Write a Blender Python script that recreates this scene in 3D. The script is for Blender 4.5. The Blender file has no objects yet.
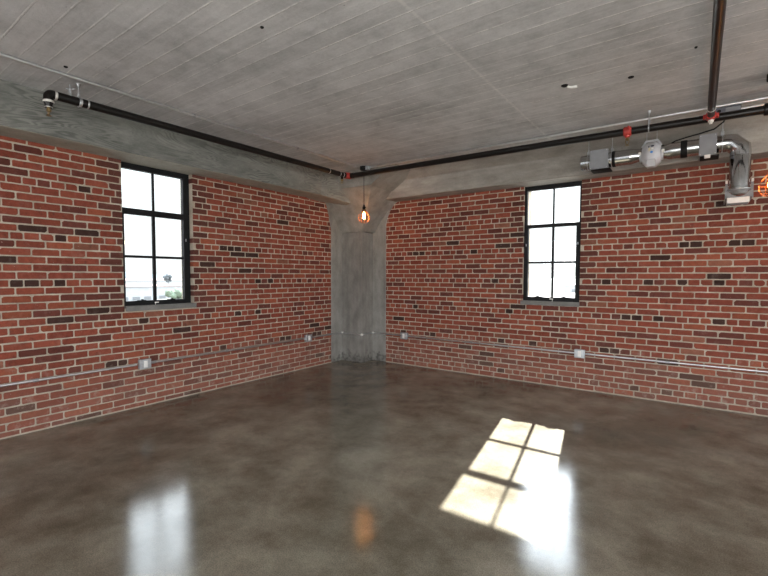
import bpy, bmesh, math, random
from mathutils import Vector, Matrix
random.seed(7)
SC = bpy.context.scene
COL = SC.collection
V = Vector

# ------------------------------------------------------------------ materials
def mat(name):
    m = bpy.data.materials.new(name); m.use_nodes = True
    nt = m.node_tree; nt.nodes.clear()
    out = nt.nodes.new('ShaderNodeOutputMaterial')
    return m, nt, out
class N:
    """small node builder"""
    def __init__(s, nt): s.nt = nt
    def new(s, t, **kw):
        n = s.nt.nodes.new(t)
        for k, v in kw.items(): setattr(n, k, v)
        return n
    def link(s, a, b): s.nt.links.new(a, b)
    def put(s, sock, v):
        if hasattr(v, 'is_linked') or isinstance(v, bpy.types.NodeSocket): s.link(v, sock)
        else:
            if hasattr(sock.default_value, '__len__') and not hasattr(v, '__len__'): v = (v, v, v)
            if hasattr(sock.default_value, '__len__') and len(sock.default_value) == 4 and len(v) == 3: v = (*v, 1)
            sock.default_value = v
    def coord(s, scale=(1, 1, 1), rot=(0, 0, 0)):
        tc = s.new('ShaderNodeTexCoord'); mp = s.new('ShaderNodeMapping')
        s.link(tc.outputs['Object'], mp.inputs['Vector'])
        mp.inputs['Scale'].default_value = scale; mp.inputs['Rotation'].default_value = rot
        return mp.outputs['Vector']
    def noise(s, vec, scale, detail=4, rough=.55, dist=0):
        n = s.new('ShaderNodeTexNoise'); s.link(vec, n.inputs['Vector'])
        n.inputs['Scale'].default_value = scale; n.inputs['Detail'].default_value = detail
        n.inputs['Roughness'].default_value = rough; n.inputs['Distortion'].default_value = dist
        return n.outputs['Fac']
    def ramp(s, fac, stops):
        r = s.new('ShaderNodeValToRGB'); s.link(fac, r.inputs['Fac'])
        e = r.color_ramp.elements
        while len(e) < len(stops): e.new(.5)
        for q, (p, c) in zip(e, stops):
            q.position = p; q.color = (c, c, c, 1) if not hasattr(c, '__len__') else (*c, 1)
        return r.outputs['Color']
    def mix(s, fac, a, b, mode='MIX'):
        n = s.new('ShaderNodeMix', data_type='RGBA', blend_type=mode)
        s.put(n.inputs['Factor'], fac); s.put(n.inputs['A'], 0) if False else None
        s.put(n.inputs[6], a); s.put(n.inputs[7], b)
        return n.outputs[2]
    def math(s, op, a, b=0.0, c=0.0):
        n = s.new('ShaderNodeMath', operation=op)
        for i, v in enumerate((a, b, c)):
            if isinstance(v, bpy.types.NodeSocket): s.link(v, n.inputs[i])
            else: n.inputs[i].default_value = v
        return n.outputs[0]
    def bump(s, h, strength=.3, dist=.01, normal=None):
        b = s.new('ShaderNodeBump'); s.link(h, b.inputs['Height'])
        b.inputs['Strength'].default_value = strength; b.inputs['Distance'].default_value = dist
        if normal: s.link(normal, b.inputs['Normal'])
        return b.outputs['Normal']
    def pbsdf(s, out, color, rough=.6, metal=0, normal=None, ior=1.5, spec=.5):
        p = s.new('ShaderNodeBsdfPrincipled')
        s.put(p.inputs['Base Color'], color); s.put(p.inputs['Roughness'], rough)
        p.inputs['Metallic'].default_value = metal; p.inputs['IOR'].default_value = ior
        p.inputs['Specular IOR Level'].default_value = spec
        if normal: s.link(normal, p.inputs['Normal'])
        s.link(p.outputs[0], out.inputs['Surface']); return p

def simple(name, color, rough=.5, metal=0, var=.12, scale=18, bump=0, spec=.5):
    m, nt, out = mat(name); n = N(nt)
    c = n.coord()
    f = n.noise(c, scale, 5)
    lo = tuple(x * (1 - var) for x in color); hi = tuple(min(1, x * (1 + var)) for x in color)
    col = n.ramp(f, [(.3, lo), (.7, hi)])
    nm = n.bump(n.noise(c, scale * 3, 4), bump, .004) if bump else None
    rr = n.ramp(n.noise(c, scale * .7, 3), [(.3, max(0.02, rough - .06)), (.7, min(1, rough + .06))])
    n.pbsdf(out, col, rr, metal, nm, spec=spec)
    return m

def concrete(name, c_lo, c_mid, c_hi, stretch=(1, 1, 1), rough=.8, bumpk=.35, seams=False, grain=None, streak=None, pits=True, foot=False):
    m, nt, out = mat(name); n = N(nt)
    c = n.coord(); cs = n.coord(stretch)
    big = n.noise(cs, 1.3, 5, .6, .4); med = n.noise(cs, 6, 6, .65, .2); fine = n.noise(c, 60, 4, .6)
    f = n.math('ADD', n.math('MULTIPLY', big, .5), n.math('MULTIPLY', med, .5))
    col = n.ramp(f, [(.33, c_lo), (.5, c_mid), (.67, c_hi)])
    col = n.mix(.35, col, n.ramp(fine, [(.3, .42), (.7, .62)]), 'OVERLAY')
    h = n.math('ADD', n.math('MULTIPLY', med, .6), n.math('MULTIPLY', fine, .25))
    if grain:
        gv = n.coord(grain)
        g = n.noise(gv, 1.0, 2, .45, 1.2)
        w = n.math('SINE', n.math('MULTIPLY', g, 120.0))
        w2 = n.math('MULTIPLY', n.math('ADD', w, 1.0), .5)
        mask = n.ramp(n.noise(c, 2.2, 3), [(.42, 0), (.62, 1)])
        col = n.mix(n.math('MULTIPLY', n.math('MULTIPLY_ADD', mask, .8, .2), .34), col, n.ramp(w2, [(.1, tuple(x * .35 for x in c_lo)), (.8, c_hi)]))
        h = n.math('ADD', h, n.math('MULTIPLY', w2, .22))
    if streak:
        sv = n.coord(streak)
        s_ = n.noise(sv, 1.0, 5, .6, .3)
        col = n.mix(.4, col, n.ramp(s_, [(.32, .36), (.68, .64)]), 'OVERLAY')
    if pits:
        vo = n.new('ShaderNodeTexVoronoi'); n.link(n.coord(), vo.inputs['Vector']); vo.inputs['Scale'].default_value = 9
        pit = n.ramp(vo.outputs['Distance'], [(.03, 1), (.06, 0)])
        pm = n.math('MULTIPLY', pit, n.ramp(n.noise(c, 3.1, 2), [(.5, 0), (.6, 1)]))
        col = n.mix(n.math('MULTIPLY', pm, .55), col, tuple(x * .35 for x in c_lo))
        h = n.math('SUBTRACT', h, n.math('MULTIPLY', pm, .8))
    if foot:
        sz = n.new('ShaderNodeSeparateXYZ'); n.link(c, sz.inputs[0])
        zz = n.math('ADD', sz.outputs['Z'], n.math('MULTIPLY', n.math('SUBTRACT', n.noise(c, 7, 4, .6), .5), .5))
        sm_ = n.math('MULTIPLY', n.ramp(zz, [(.10, 1), (.15, 0)]), n.ramp(n.noise(c, 16, 4), [(.4, .2), (.6, 1)]))
        col = n.mix(n.math('MULTIPLY', sm_, .7), col, (.055, .052, .048))
    if seams:
        # imprint of the formwork boards: thin pale fins every 145 mm, broken up along their length
        sx = n.new('ShaderNodeSeparateXYZ'); n.link(c, sx.inputs[0])
        wob = n.math('MULTIPLY', n.math('SUBTRACT', n.noise(c, 1.5, 3), .5), .012)
        yy = n.math('DIVIDE', n.math('ADD', n.math('ADD', sx.outputs['Y'], wob), 40.0), .1452)
        fr = n.math('FRACT', yy); idx = n.math('FLOOR', yy)
        dd = n.math('MINIMUM', fr, n.math('SUBTRACT', 1.0, fr))
        wn = n.new('ShaderNodeTexWhiteNoise', noise_dimensions='1D'); n.link(idx, wn.inputs['W'])
        bt = n.math('MULTIPLY_ADD', wn.outputs['Value'], .16, .43)
        col = n.mix(.45, col, bt, 'OVERLAY')
        # each seam shows in stretches only
        cv = n.new('ShaderNodeCombineXYZ'); n.link(n.math('MULTIPLY', sx.outputs['X'], .9), cv.inputs[0])
        n.link(n.math('MULTIPLY', n.math('ROUND', yy), 7.3), cv.inputs[1])
        vis = n.ramp(n.noise(cv.outputs[0], 1.1, 5, .7), [(.36, .05), (.56, 1)])
        brk = n.ramp(n.noise(c, 26, 4, .7), [(.36, .1), (.58, 1)])
        ln = n.math('MULTIPLY', n.ramp(dd, [(.018, 1), (.050, 0)]), n.math('MULTIPLY', vis, brk))
        col = n.mix(n.math('MULTIPLY', ln, .85), col, (.80, .79, .76))
        h = n.math('ADD', h, n.math('MULTIPLY', ln, 1.2))
        # pour joint running the other way
        jx = n.math('ABSOLUTE', n.math('ADD', n.math('SUBTRACT', sx.outputs['X'], 3.408), n.math('MULTIPLY', wob, 1.2)))
        jl = n.math('MULTIPLY', n.ramp(jx, [(.006, 1), (.016, 0)]), brk)
        col = n.mix(n.math('MULTIPLY', jl, .45), col, (.74, .73, .70))
        # wood grain smears along the boards
        sm = n.noise(n.coord((1.2, 26, 1)), 1.0, 5, .6, .4)
        col = n.mix(.35, col, n.ramp(sm, [(.3, .36), (.7, .62)]), 'OVERLAY')
        # laitance specks
        sp = n.ramp(n.noise(c, 75, 2, .6), [(.70, 0), (.76, 1)])
        col = n.mix(n.math('MULTIPLY', sp, .6), col, (.78, .77, .74))
    n.pbsdf(out, col, rough, 0, n.bump(h, bumpk, .012), spec=.3)
    return m

M = {}
M['ceiling'] = concrete('ceiling_concrete', (.355, .358, .36), (.49, .495, .497), (.59, .593, .595), seams=True)
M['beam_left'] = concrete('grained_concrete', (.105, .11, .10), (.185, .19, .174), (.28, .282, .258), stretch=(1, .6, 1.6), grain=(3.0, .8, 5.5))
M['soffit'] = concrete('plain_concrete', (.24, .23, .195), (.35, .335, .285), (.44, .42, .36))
M['beam_right'] = concrete('beam_concrete', (.20, .185, .165), (.30, .28, .255), (.40, .375, .34), stretch=(.6, 1, 1.6), streak=(1.3, 9, 12))
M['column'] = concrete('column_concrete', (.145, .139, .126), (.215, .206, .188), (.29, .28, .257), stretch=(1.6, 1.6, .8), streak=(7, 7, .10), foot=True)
M['column_wing'] = concrete('column_side_concrete', (.175, .169, .155), (.25, .242, .222), (.325, .315, .292), stretch=(1.6, 1.6, .8), streak=(3, 3, .3), foot=True)  # lighter than the shaft: shading between the column faces put into the colour
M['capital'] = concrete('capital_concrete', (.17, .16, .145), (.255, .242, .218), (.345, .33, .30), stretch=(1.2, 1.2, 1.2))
M['sill'] = concrete('sill_stone', (.13, .128, .12), (.19, .187, .178), (.26, .255, .245), pits=False)

def brick_material():
    m, nt, out = mat('old_red_brick'); n = N(nt)
    at = n.new('ShaderNodeAttribute', attribute_name='brick_tint', attribute_type='GEOMETRY')
    c = n.coord()
    col = at.outputs['Color']
    col = n.mix(.55, col, n.ramp(n.noise(c, 22, 5, .65), [(.3, .33), (.7, .66)]), 'OVERLAY')
    col = n.mix(.4, col, n.ramp(n.noise(c, 120, 3, .6), [(.3, .38), (.7, .62)]), 'OVERLAY')
    # kiln-dark blotches
    dk = n.ramp(n.noise(c, 14, 4, .6), [(.60, 0), (.72, 1)])
    col = n.mix(n.math('MULTIPLY', dk, .45), col, (.05, .028, .024))
    # lime and mortar rubbed over the faces
    lime = n.ramp(n.noise(c, 9, 6, .72), [(.54, 0), (.72, 1)])
    col = n.mix(n.math('MULTIPLY', lime, n.math('MULTIPLY_ADD', at.outputs['Alpha'], .75, .10)), col, (.44, .36, .31))
    col = n.mix(n.math('MULTIPLY', at.outputs['Alpha'], .34), col, (.36, .215, .165))
    fl = n.ramp(n.noise(c, 55, 2, .5), [(.73, 0), (.77, 1)])
    col = n.mix(n.math('MULTIPLY', fl, .55), col, (.62, .50, .44))
    h = n.math('ADD', n.noise(c, 45, 5, .65), n.math('MULTIPLY', n.noise(c, 12, 3), .8))
    n.pbsdf(out, col, .9, 0, n.bump(h, .55, .006), spec=.1)
    return m
def mortar_material():
    m, nt, out = mat('lime_mortar'); n = N(nt)
    c = n.coord()
    col = n.ramp(n.noise(c, 5, 6, .7), [(.3, (.31, .26, .205)), (.52, (.44, .38, .305)), (.7, (.55, .49, .405))])
    col = n.mix(.4, col, n.ramp(n.noise(c, 90, 4), [(.3, .4), (.7, .62)]), 'OVERLAY')
    n.pbsdf(out, col, .9, 0, n.bump(n.noise(c, 70, 5, .7), .6, .005), spec=.2)
    return m
M['brick'] = brick_material(); M['mortar'] = mortar_material()

def floor_material():
    m, nt, out = mat('polished_concrete'); n = N(nt)
    c = n.coord()
    big = n.noise(c, .8, 4, .55, .15); med = n.noise(c, 3.0, 5, .6, .15); fine = n.noise(c, 30, 5, .7)
    f = n.math('ADD', n.math('MULTIPLY', big, .5), n.math('MULTIPLY', med, .5))
    col = n.ramp(f, [(.36, (.086, .072, .050)), (.46, (.140, .124, .093)), (.54, (.190, .170, .131)), (.65, (.268, .243, .193))])
    col = n.mix(.45, col, n.ramp(fine, [(.3, .36), (.7, .62)]), 'OVERLAY')
    sp = n.ramp(n.noise(c, 150, 3, .7), [(.38, .24), (.62, .72)])
    col = n.mix(.5, col, sp, 'OVERLAY')
    # a few pale scuffs
    sc = n.ramp(n.noise(c, 11, 7, .75), [(.66, 0), (.74, 1)])
    sc = n.math('MULTIPLY', sc, n.ramp(n.noise(c, 1.7, 2), [(.55, 0), (.65, 1)]))
    col = n.mix(n.math('MULTIPLY', sc, .4), col, (.32, .29, .25))
    rr = n.ramp(n.noise(c, 2.5, 5, .6), [(.3, .10), (.7, .145)])
    h = n.math('ADD', n.math('MULTIPLY', n.noise(c, 130, 3, .7), .8), n.math('MULTIPLY', n.noise(c, 7, 3), .5))
    n.pbsdf(out, col, rr, 0, n.bump(h, .085, .003), spec=.42)
    return m
M['floor'] = floor_material()

def glass_material():
    m, nt, out = mat('window_glass'); n = N(nt)
    t = n.new('ShaderNodeBsdfTransparent'); t.inputs[0].default_value = (.97, .985, .98, 1)
    g = n.new('ShaderNodeBsdfGlossy'); g.inputs['Roughness'].default_value = .01
    lw = n.new('ShaderNodeFresnel'); lw.inputs['IOR'].default_value = 1.45
    mx = n.new('ShaderNodeMixShader'); n.link(lw.outputs[0], mx.inputs[0]); n.link(t.outputs[0], mx.inputs[1]); n.link(g.outputs[0], mx.inputs[2])
    n.link(mx.outputs[0], out.inputs['Surface'])
    return m
M['glass'] = glass_material()
def bulb_glass():
    m, nt, out = mat('bulb_glass'); n = N(nt)
    t = n.new('ShaderNodeBsdfTransparent'); t.inputs[0].default_value = (1, .86, .62, 1)
    g = n.new('ShaderNodeBsdfGlossy'); g.inputs['Roughness'].default_value = .03
    mx = n.new('ShaderNodeMixShader'); mx.inputs[0].default_value = .08
    n.link(t.outputs[0], mx.inputs[1]); n.link(g.outputs[0], mx.inputs[2]); n.link(mx.outputs[0], out.inputs['Surface'])
    return m
M['bulb_glass'] = bulb_glass()
def emit(name, col, st):
    m, nt, out = mat(name); n = N(nt)
    e = n.new('ShaderNodeEmission'); e.inputs[0].default_value = (*col, 1); e.inputs[1].default_value = st
    n.link(e.outputs[0], out.inputs['Surface']); return m
M['filament'] = emit('glowing_filament', (1, .45, .15), 150)
M['frame'] = simple('black_window_frame', (.006, .007, .008), .55, 0, .2, spec=.25)
M['galv'] = simple('galvanized_steel', (.46, .48, .50), .42, .7, .14, 40)
M['duct'] = simple('spiral_duct_steel', (.56, .57, .58), .16, 1, .05, 6, 0)
M['emt'] = simple('conduit_steel', (.64, .65, .66), .36, .9, .08, 30)
M['pipe'] = simple('black_iron_pipe', (.008, .007, .0065), .34, .0, .1, 3, 0, spec=.3)
M['black'] = simple('black_rubber', (.009, .009, .009), .7, spec=.2)
M['red'] = simple('red_enamel', (.42, .035, .028), .4, 0, .2)
M['brass'] = simple('brass', (.30, .22, .10), .35, 1, .15)
M['white'] = simple('white_metal', (.78, .77, .74), .45, 0, .05)
M['tape'] = simple('white_tape', (.66, .65, .62), .5, .3, .06)
M['gray_box'] = simple('gray_painted_metal', (.235, .245, .262), .5, 0, .1, 12)
M['box_blue'] = simple('dull_steel', (.115, .12, .145), .5, .3, .1, 12)
M['fan'] = simple('light_gray_plastic', (.50, .51, .54), .45, 0, .05)
M['blue'] = simple('blue_print', (.03, .22, .62), .5)
M['navy'] = simple('navy_print', (.02, .025, .06), .5)
M['cream'] = simple('cream_label', (.66, .60, .42), .6)
M['cage'] = simple('copper_wire_guard', (.30, .115, .06), .35, .8, .2)
M['screw'] = simple('zinc_fixing', (.55, .55, .55), .4, .8)
M['plaster'] = simple('white_plaster', (.55, .54, .52), .85, 0, .05)

# ------------------------------------------------------------------ mesh building
class MB:
    def __init__(s): s.v = []; s.f = []; s.mi = []; s.cur = 0
    def add(s, vs, fs):
        o = len(s.v); s.v += [tuple(p) for p in vs]
        for f in fs: s.f.append(tuple(i + o for i in f)); s.mi.append(s.cur)
    def box(s, a, b):
        x0, y0, z0 = (min(p, q) for p, q in zip(a, b)); x1, y1, z1 = (max(p, q) for p, q in zip(a, b))
        s.add([(x0, y0, z0), (x1, y0, z0), (x1, y1, z0), (x0, y1, z0), (x0, y0, z1), (x1, y0, z1), (x1, y1, z1), (x0, y1, z1)],
              [(0, 3, 2, 1), (4, 5, 6, 7), (0, 1, 5, 4), (1, 2, 6, 5), (2, 3, 7, 6), (3, 0, 4, 7)])
        return s
    def cbox(s, c, d):
        return s.box(tuple(p - q / 2 for p, q in zip(c, d)), tuple(p + q / 2 for p, q in zip(c, d)))
    def tube(s, pts, r, n=16, caps=True, closed=False):
        pts = [V(p) for p in pts]; k = len(pts)
        rs = r if hasattr(r, '__len__') else [r] * k
        rings = []
        up = None
        for i, p in enumerate(pts):
            if closed: d = (pts[(i + 1) % k] - pts[i - 1]).normalized()
            else:
                a = (pts[i] - pts[i - 1]).normalized() if i else None
                b = (pts[i + 1] - pts[i]).normalized() if i < k - 1 else None
                d = (a + b).normalized() if a and b else (a or b)
            if up is None:
                up = V((0, 0, 1)) if abs(d.z) < .9 else V((1, 0, 0))
            u = (up - d * up.dot(d)).normalized(); w = d.cross(u); up = u
            kk = 1.0
            if not closed and 0 < i < k - 1:
                cs = d.dot((pts[i + 1] - pts[i]).normalized()); kk = 1 / max(cs, .5)
                bd = ((pts[i + 1] - pts[i]).normalized() - (pts[i] - pts[i - 1]).normalized())
                bd = bd.normalized() if bd.length > 1e-5 else None
            else: bd = None
            ring = []
            for j in range(n):
                t = 2 * math.pi * j / n
                off = (u * math.cos(t) + w * math.sin(t)) * rs[i]
                if bd: off = off + bd * off.dot(bd) * (kk - 1)
                ring.append(p + off)
            rings.append(ring)
        vs = [q for rg in rings for q in rg]; fs = []
        m_ = k if closed else k - 1
        for i in range(m_):
            a = i * n; b = ((i + 1) % k) * n
            for j in range(n):
                j2 = (j + 1) % n
                fs.append((a + j, a + j2, b + j2, b + j))
        if caps and not closed:
            fs.append(tuple(range(n))[::-1]); fs.append(tuple((k - 1) * n + j for j in range(n)))
        s.add(vs, fs); return s
    def lathe(s, base, axis, prof, n=24):
        """profile of (distance along axis, radius)"""
        ax = V(axis).normalized(); b = V(base)
        pts = [b + ax * h for h, r in prof]
        u = V((0, 0, 1)) if abs(ax.z) < .9 else V((1, 0, 0))
        u = (u - ax * u.dot(ax)).normalized(); w = ax.cross(u)
        vs = []; fs = []
        for p, (h, r) in zip(pts, prof):
            for j in range(n):
                t = 2 * math.pi * j / n
                vs.append(p + (u * math.cos(t) + w * math.sin(t)) * max(r, 1e-4))
        for i in range(len(prof) - 1):
            for j in range(n):
                j2 = (j + 1) % n
                fs.append((i * n + j, i * n + j2, (i + 1) * n + j2, (i + 1) * n + j))
        fs.append(tuple(range(n))[::-1]); fs.append(tuple((len(prof) - 1) * n + j for j in range(n)))
        s.add(vs, fs); return s
    def prism(s, poly, d):
        """planar polygon (3-D points) pushed along vector d"""
        d = V(d); n = len(poly); vs = [V(p) for p in poly] + [V(p) + d for p in poly]
        s.add(vs, [tuple(range(n))[::-1], tuple(range(n, 2 * n))] + [(i, (i + 1) % n, n + (i + 1) % n, n + i) for i in range(n)])
        return s
    def build(s, name, mats, parent=None, smooth=40, bevel=0, recalc=True):
        me = bpy.data.meshes.new(name)
        off = parent_world(parent)
        me.from_pydata([(x - off[0], y - off[1], z - off[2]) for x, y, z in s.v], [], s.f)
        for m in (mats if isinstance(mats, (list, tuple)) else [mats]): me.materials.append(M[m] if isinstance(m, str) else m)
        me.polygons.foreach_set('material_index', s.mi)
        if recalc:
            bm = bmesh.new(); bm.from_mesh(me); bmesh.ops.recalc_face_normals(bm, faces=bm.faces); bm.to_mesh(me); bm.free()
        if smooth:
            me.polygons.foreach_set('use_smooth', [True] * len(me.polygons)); me.set_sharp_from_angle(angle=math.radians(smooth))
        me.update()
        o = bpy.data.objects.new(name, me); COL.objects.link(o)
        if parent: o.parent = parent
        if bevel:
            b = o.modifiers.new('bevel', 'BEVEL'); b.width = bevel; b.segments = 2; b.limit_method = 'ANGLE'
        return o
def parent_world(p):
    o = V((0, 0, 0))
    while p: o += p.location; p = p.parent
    return o
def tag(o, label, cat, group=None, kind=None):
    o['label'] = label; o['category'] = cat
    if group: o['group'] = group
    if kind: o['kind'] = kind
    return o
def thing(name, loc, label, cat, group=None, kind=None):
    o = bpy.data.objects.new(name, None); COL.objects.link(o); o.location = loc; o.empty_display_size = .1
    return tag(o, label, cat, group, kind)
def arc(c, a, b, r, t0, t1, n=6):
    c, a, b = V(c), V(a), V(b)
    return [c + a * (r * math.cos(t0 + (t1 - t0) * i / n)) + b * (r * math.sin(t0 + (t1 - t0) * i / n)) for i in range(n + 1)]

# ------------------------------------------------------------------ dimensions
CZ = 2.94            # ceiling
BZ = 2.58            # underside of the beams
RX, RY = 9.5, -9.0   # far ends of the room (behind the camera)

# ------------------------------------------------------------------ shell
mb = MB().box((-.3, RY - .3, -.2), (RX + .3, .33, 0)); tag(mb.build('floor', 'floor'), 'dark brown polished concrete floor', 'floor', kind='structure')
mb = MB().box((-.3, RY - .3, CZ), (RX + .3, .3, CZ + .25)); tag(mb.build('ceiling', 'ceiling'), 'gray board-marked concrete ceiling slab', 'ceiling', kind='structure')

def brick_wall(name, to, u0, u1, c0, pitch, headers, op, thick, label, jamb_depth):
    """to(u, z, d) -> world, d measured into the room; op = window opening (ua, ub, za, zb)"""
    mb = MB(); tint = []; drift = 0.0
    ua, ub, za, zb = op
    dm = -.0055
    def slab(a, b, z0, z1):
        p = [to(a, z0, dm), to(b, z1, -thick)]
        mb.box(p[0], p[1]); tint.extend([(.3, .3, .3, 0)] * 24)
    top = BZ + .03
    slab(u0, ua + .0, 0, top); slab(ub, u1, 0, top); slab(ua, ub, 0, za); slab(ua, ub, zb, top)
    mb.cur = 1
    rows = int((BZ + .03 - c0) / pitch) + 2
    for i in range(rows):
        zc = c0 + i * pitch
        zlo, zhi = zc - pitch / 2 + .0062, zc + pitch / 2 - .0062
        zlo = max(zlo, .006); zhi = min(zhi, BZ + .02)
        if zhi - zlo < .015: continue
        hd = i in headers
        L = .1068 if hd else .2135
        drift += random.uniform(-.010, .010); drift *= .93
        start = u0 - .22 + drift + (.05 if hd else (i % 2) * .107)
        inwin = zc > za - .012 and zc < zb
        spans = [(u0, ua), (ub, u1)] if inwin else [(u0, u1)]
        cnt = int((u1 - start) / L) + 1
        js = [start + k * L + random.uniform(-.007, .007) for k in range(cnt + 1)]
        for k in range(cnt):
            a, b = js[k], js[k + 1]
            for sa, sb in spans:
                x0, x1 = max(a, sa) + .006, min(b, sb) - .006
                ja = abs(x0 - .006 - sa) < 1e-6 and sa == ub; jb = abs(x1 + .006 - sb) < 1e-6 and sb == ua
                if ja: x0 -= .006
                if jb: x1 += .006
                if x1 - x0 < .028: continue
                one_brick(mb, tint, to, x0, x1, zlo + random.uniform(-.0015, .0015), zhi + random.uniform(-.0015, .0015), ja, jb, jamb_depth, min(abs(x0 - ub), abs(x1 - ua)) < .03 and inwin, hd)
    o = mb.build(name, ['mortar', 'brick'], recalc=False, smooth=0)
    at = o.data.color_attributes.new('brick_tint', 'FLOAT_COLOR', 'CORNER')
    at.data.foreach_set('color', [c for t in tint for c in t])
    return tag(o, label, 'wall', kind='structure')

def one_brick(mb, tint, to, x0, x1, z0, z1, ja, jb, jd, near_window, hd):
    w, h = x1 - x0, z1 - z0
    # outline with worn corners and wavy arrises
    def cr(): return random.uniform(.003, .007) if random.random() < .85 else random.uniform(.009, .018)
    c = [min(cr(), h * .35) for _ in range(4)]
    if ja: c[0] = c[3] = .001
    if jb: c[1] = c[2] = .001
    k = 4 if w > .15 else 2
    P = []
    def jit(s=.0014): return random.uniform(-s, s)
    P += [(x0 + c[0], z0)] + [(x0 + w * t / (k + 1), z0 + jit()) for t in range(1, k + 1)] + [(x1 - c[1], z0)]
    P += [(x1, z0 + c[1]), (x1 + jit(), (z0 + z1) / 2), (x1, z1 - c[2])]
    P += [(x1 - c[2], z1)] + [(x1 - w * t / (k + 1), z1 + jit()) for t in range(1, k + 1)] + [(x0 + c[3], z1)]
    P += [(x0, z1 - c[3]), (x0 + jit(), (z0 + z1) / 2), (x0, z0 + c[0])]
    cx, cz = (x0 + x1) / 2, (z0 + z1) / 2
    f = random.uniform(-.0025, .001)
    ins = .0035
    def inset(p):
        return (p[0] + max(-ins, min(ins, cx - p[0])), p[1] + max(-ins, min(ins, cz - p[1])))
    n = len(P)
    back = -jd if (ja or jb) else -.012
    vs = [to(p[0], p[1], back) for p in P] + [to(p[0], p[1], f - .004) for p in P] + [to(*inset(p), f) for p in P]
    fs = []
    for r in (0, 1):
        for i in range(n):
            j = (i + 1) % n
            fs.append((r * n + i, r * n + j, (r + 1) * n + j, (r + 1) * n + i))
    fs.append(tuple(2 * n + i for i in range(n)))
    mb.add(vs, fs)
    r = random.random(); z = cz
    if r < .03: col = V((.048, .025, .021))
    elif r < .19: col = V((.125, .040, .031))
    elif r < .27: col = V((.275, .078, .044))
    elif r < .30: col = V((.235, .092, .060))
    else: col = V((.246, .066, .041)).lerp(V((.206, .053, .035)), random.random())
    if hd and random.random() < .10: col = V((.048, .025, .021))
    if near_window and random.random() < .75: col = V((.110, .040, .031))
    col = col * random.uniform(.84, 1.17)
    lim = max(0, min(1, (.66 - z) / .5)) * random.uniform(.6, 1.0) + (.10 * random.random())
    tint.extend([(col.x, col.y, col.z, min(1, lim))] * sum(len(q) for q in fs))

# left wall lies in x = 0 (u = -y), right wall in y = 0 (u = x)
LW = (2.914, 3.684, 1.06, 2.609); RW = (2.912, 3.6185, 1.06, 2.609)
brick_wall('wall_left', lambda u, z, d: (d, -u, z), 0.30, 9.0, .0185, .0691, {7, 13, 19, 25, 32}, LW, .27, 'red brick wall on the left with a tall black window', .105)
brick_wall('wall_right', lambda u, z, d: (u, -d, z), 0.40, 9.5, .0410, .0684, {1, 7, 13, 19, 25, 31}, RW, .33, 'red brick wall on the right with the ventilation duct', .085)
# thin mortar fillet where brick meets floor
tag(MB().box((-.006, -9, 0), (.006, -.56, .012)).build('trim_1', 'mortar'), 'pale mortar line along the foot of the left brick wall', 'trim', kind='structure')
tag(MB().box((.69, -.006, 0), (9.5, .006, .012)).build('trim_2', 'mortar'), 'pale mortar line along the foot of the right brick wall', 'trim', kind='structure')

# rooms far sides, behind the camera: plastered walls with big openings added for fill daylight
def far_wall(name, to, L, label):
    mb = MB(); T = .25
    w, gap = 1.75, (L - 4 * 1.75) / 5
    mb.box(to(0, 0, 0), to(L, .75, -T)); mb.box(to(0, 2.62, 0), to(L, CZ, -T))
    x = 0; ops = []
    for i in range(5):
        mb.box(to(x, .75, 0), to(x + gap, 2.62, -T)); x += gap
        if i < 4: ops.append((x, x + w)); x += w
    tag(mb.build(name, 'plaster', smooth=0), label, 'wall', kind='structure')
    return ops
opsB = far_wall('wall_back', lambda u, z, d: (u, RY + d, z), RX, 'white wall behind the viewer with four large windows added for fill daylight')
opsS = far_wall('wall_side', lambda u, z, d: (RX - d, -u, z), 9.0, 'white wall to the right of the viewer with four large windows added for fill daylight')
def portal(loc, rot, w, h):
    l = bpy.data.lights.new('window_portal', 'AREA'); l.shape = 'RECTANGLE'; l.size = w; l.size_y = h
    l.cycles.is_portal = True
    o = bpy.data.objects.new('window_portal', l); COL.objects.link(o); o.location = loc; o.rotation_euler = rot
wn = 3
for ops, tw, rot in ((opsB, lambda u, d: (u, RY - .12 + d), (math.pi / 2, 0, 0)), (opsS, lambda u, d: (RX + .12 - d, -u), (math.pi / 2, 0, math.pi / 2))):
    for a, b in ops:
        mb = MB()
        for t in (0, 1 / 3, 2 / 3, 1):
            u = a + .025 + (b - a - .05) * t
            p, q = tw(u - .02, -.02), tw(u + .02, .02); mb.box((*p, .75), (*q, 2.62))
        for z in (.77, 1.68, 2.60):
            p, q = tw(a, -.018), tw(b, .018); mb.box((*p, z - .02), (*q, z + .02))
        tag(mb.build('window_%d' % wn, 'frame', smooth=0), 'unseen black framed window added for fill in the far wall, number %d along it' % (wn - 2), 'window', kind='structure')
        c = tw((a + b) / 2, -.16)
        portal((*c, 1.685), rot, b - a, 1.87)
        wn += 1
portal((-.30, -3.3, 1.82), (math.pi / 2, 0, -math.pi / 2), .80, 1.52)
portal((3.265, .36, 1.82), (math.pi / 2, 0, math.pi), .72, 1.52)

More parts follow.
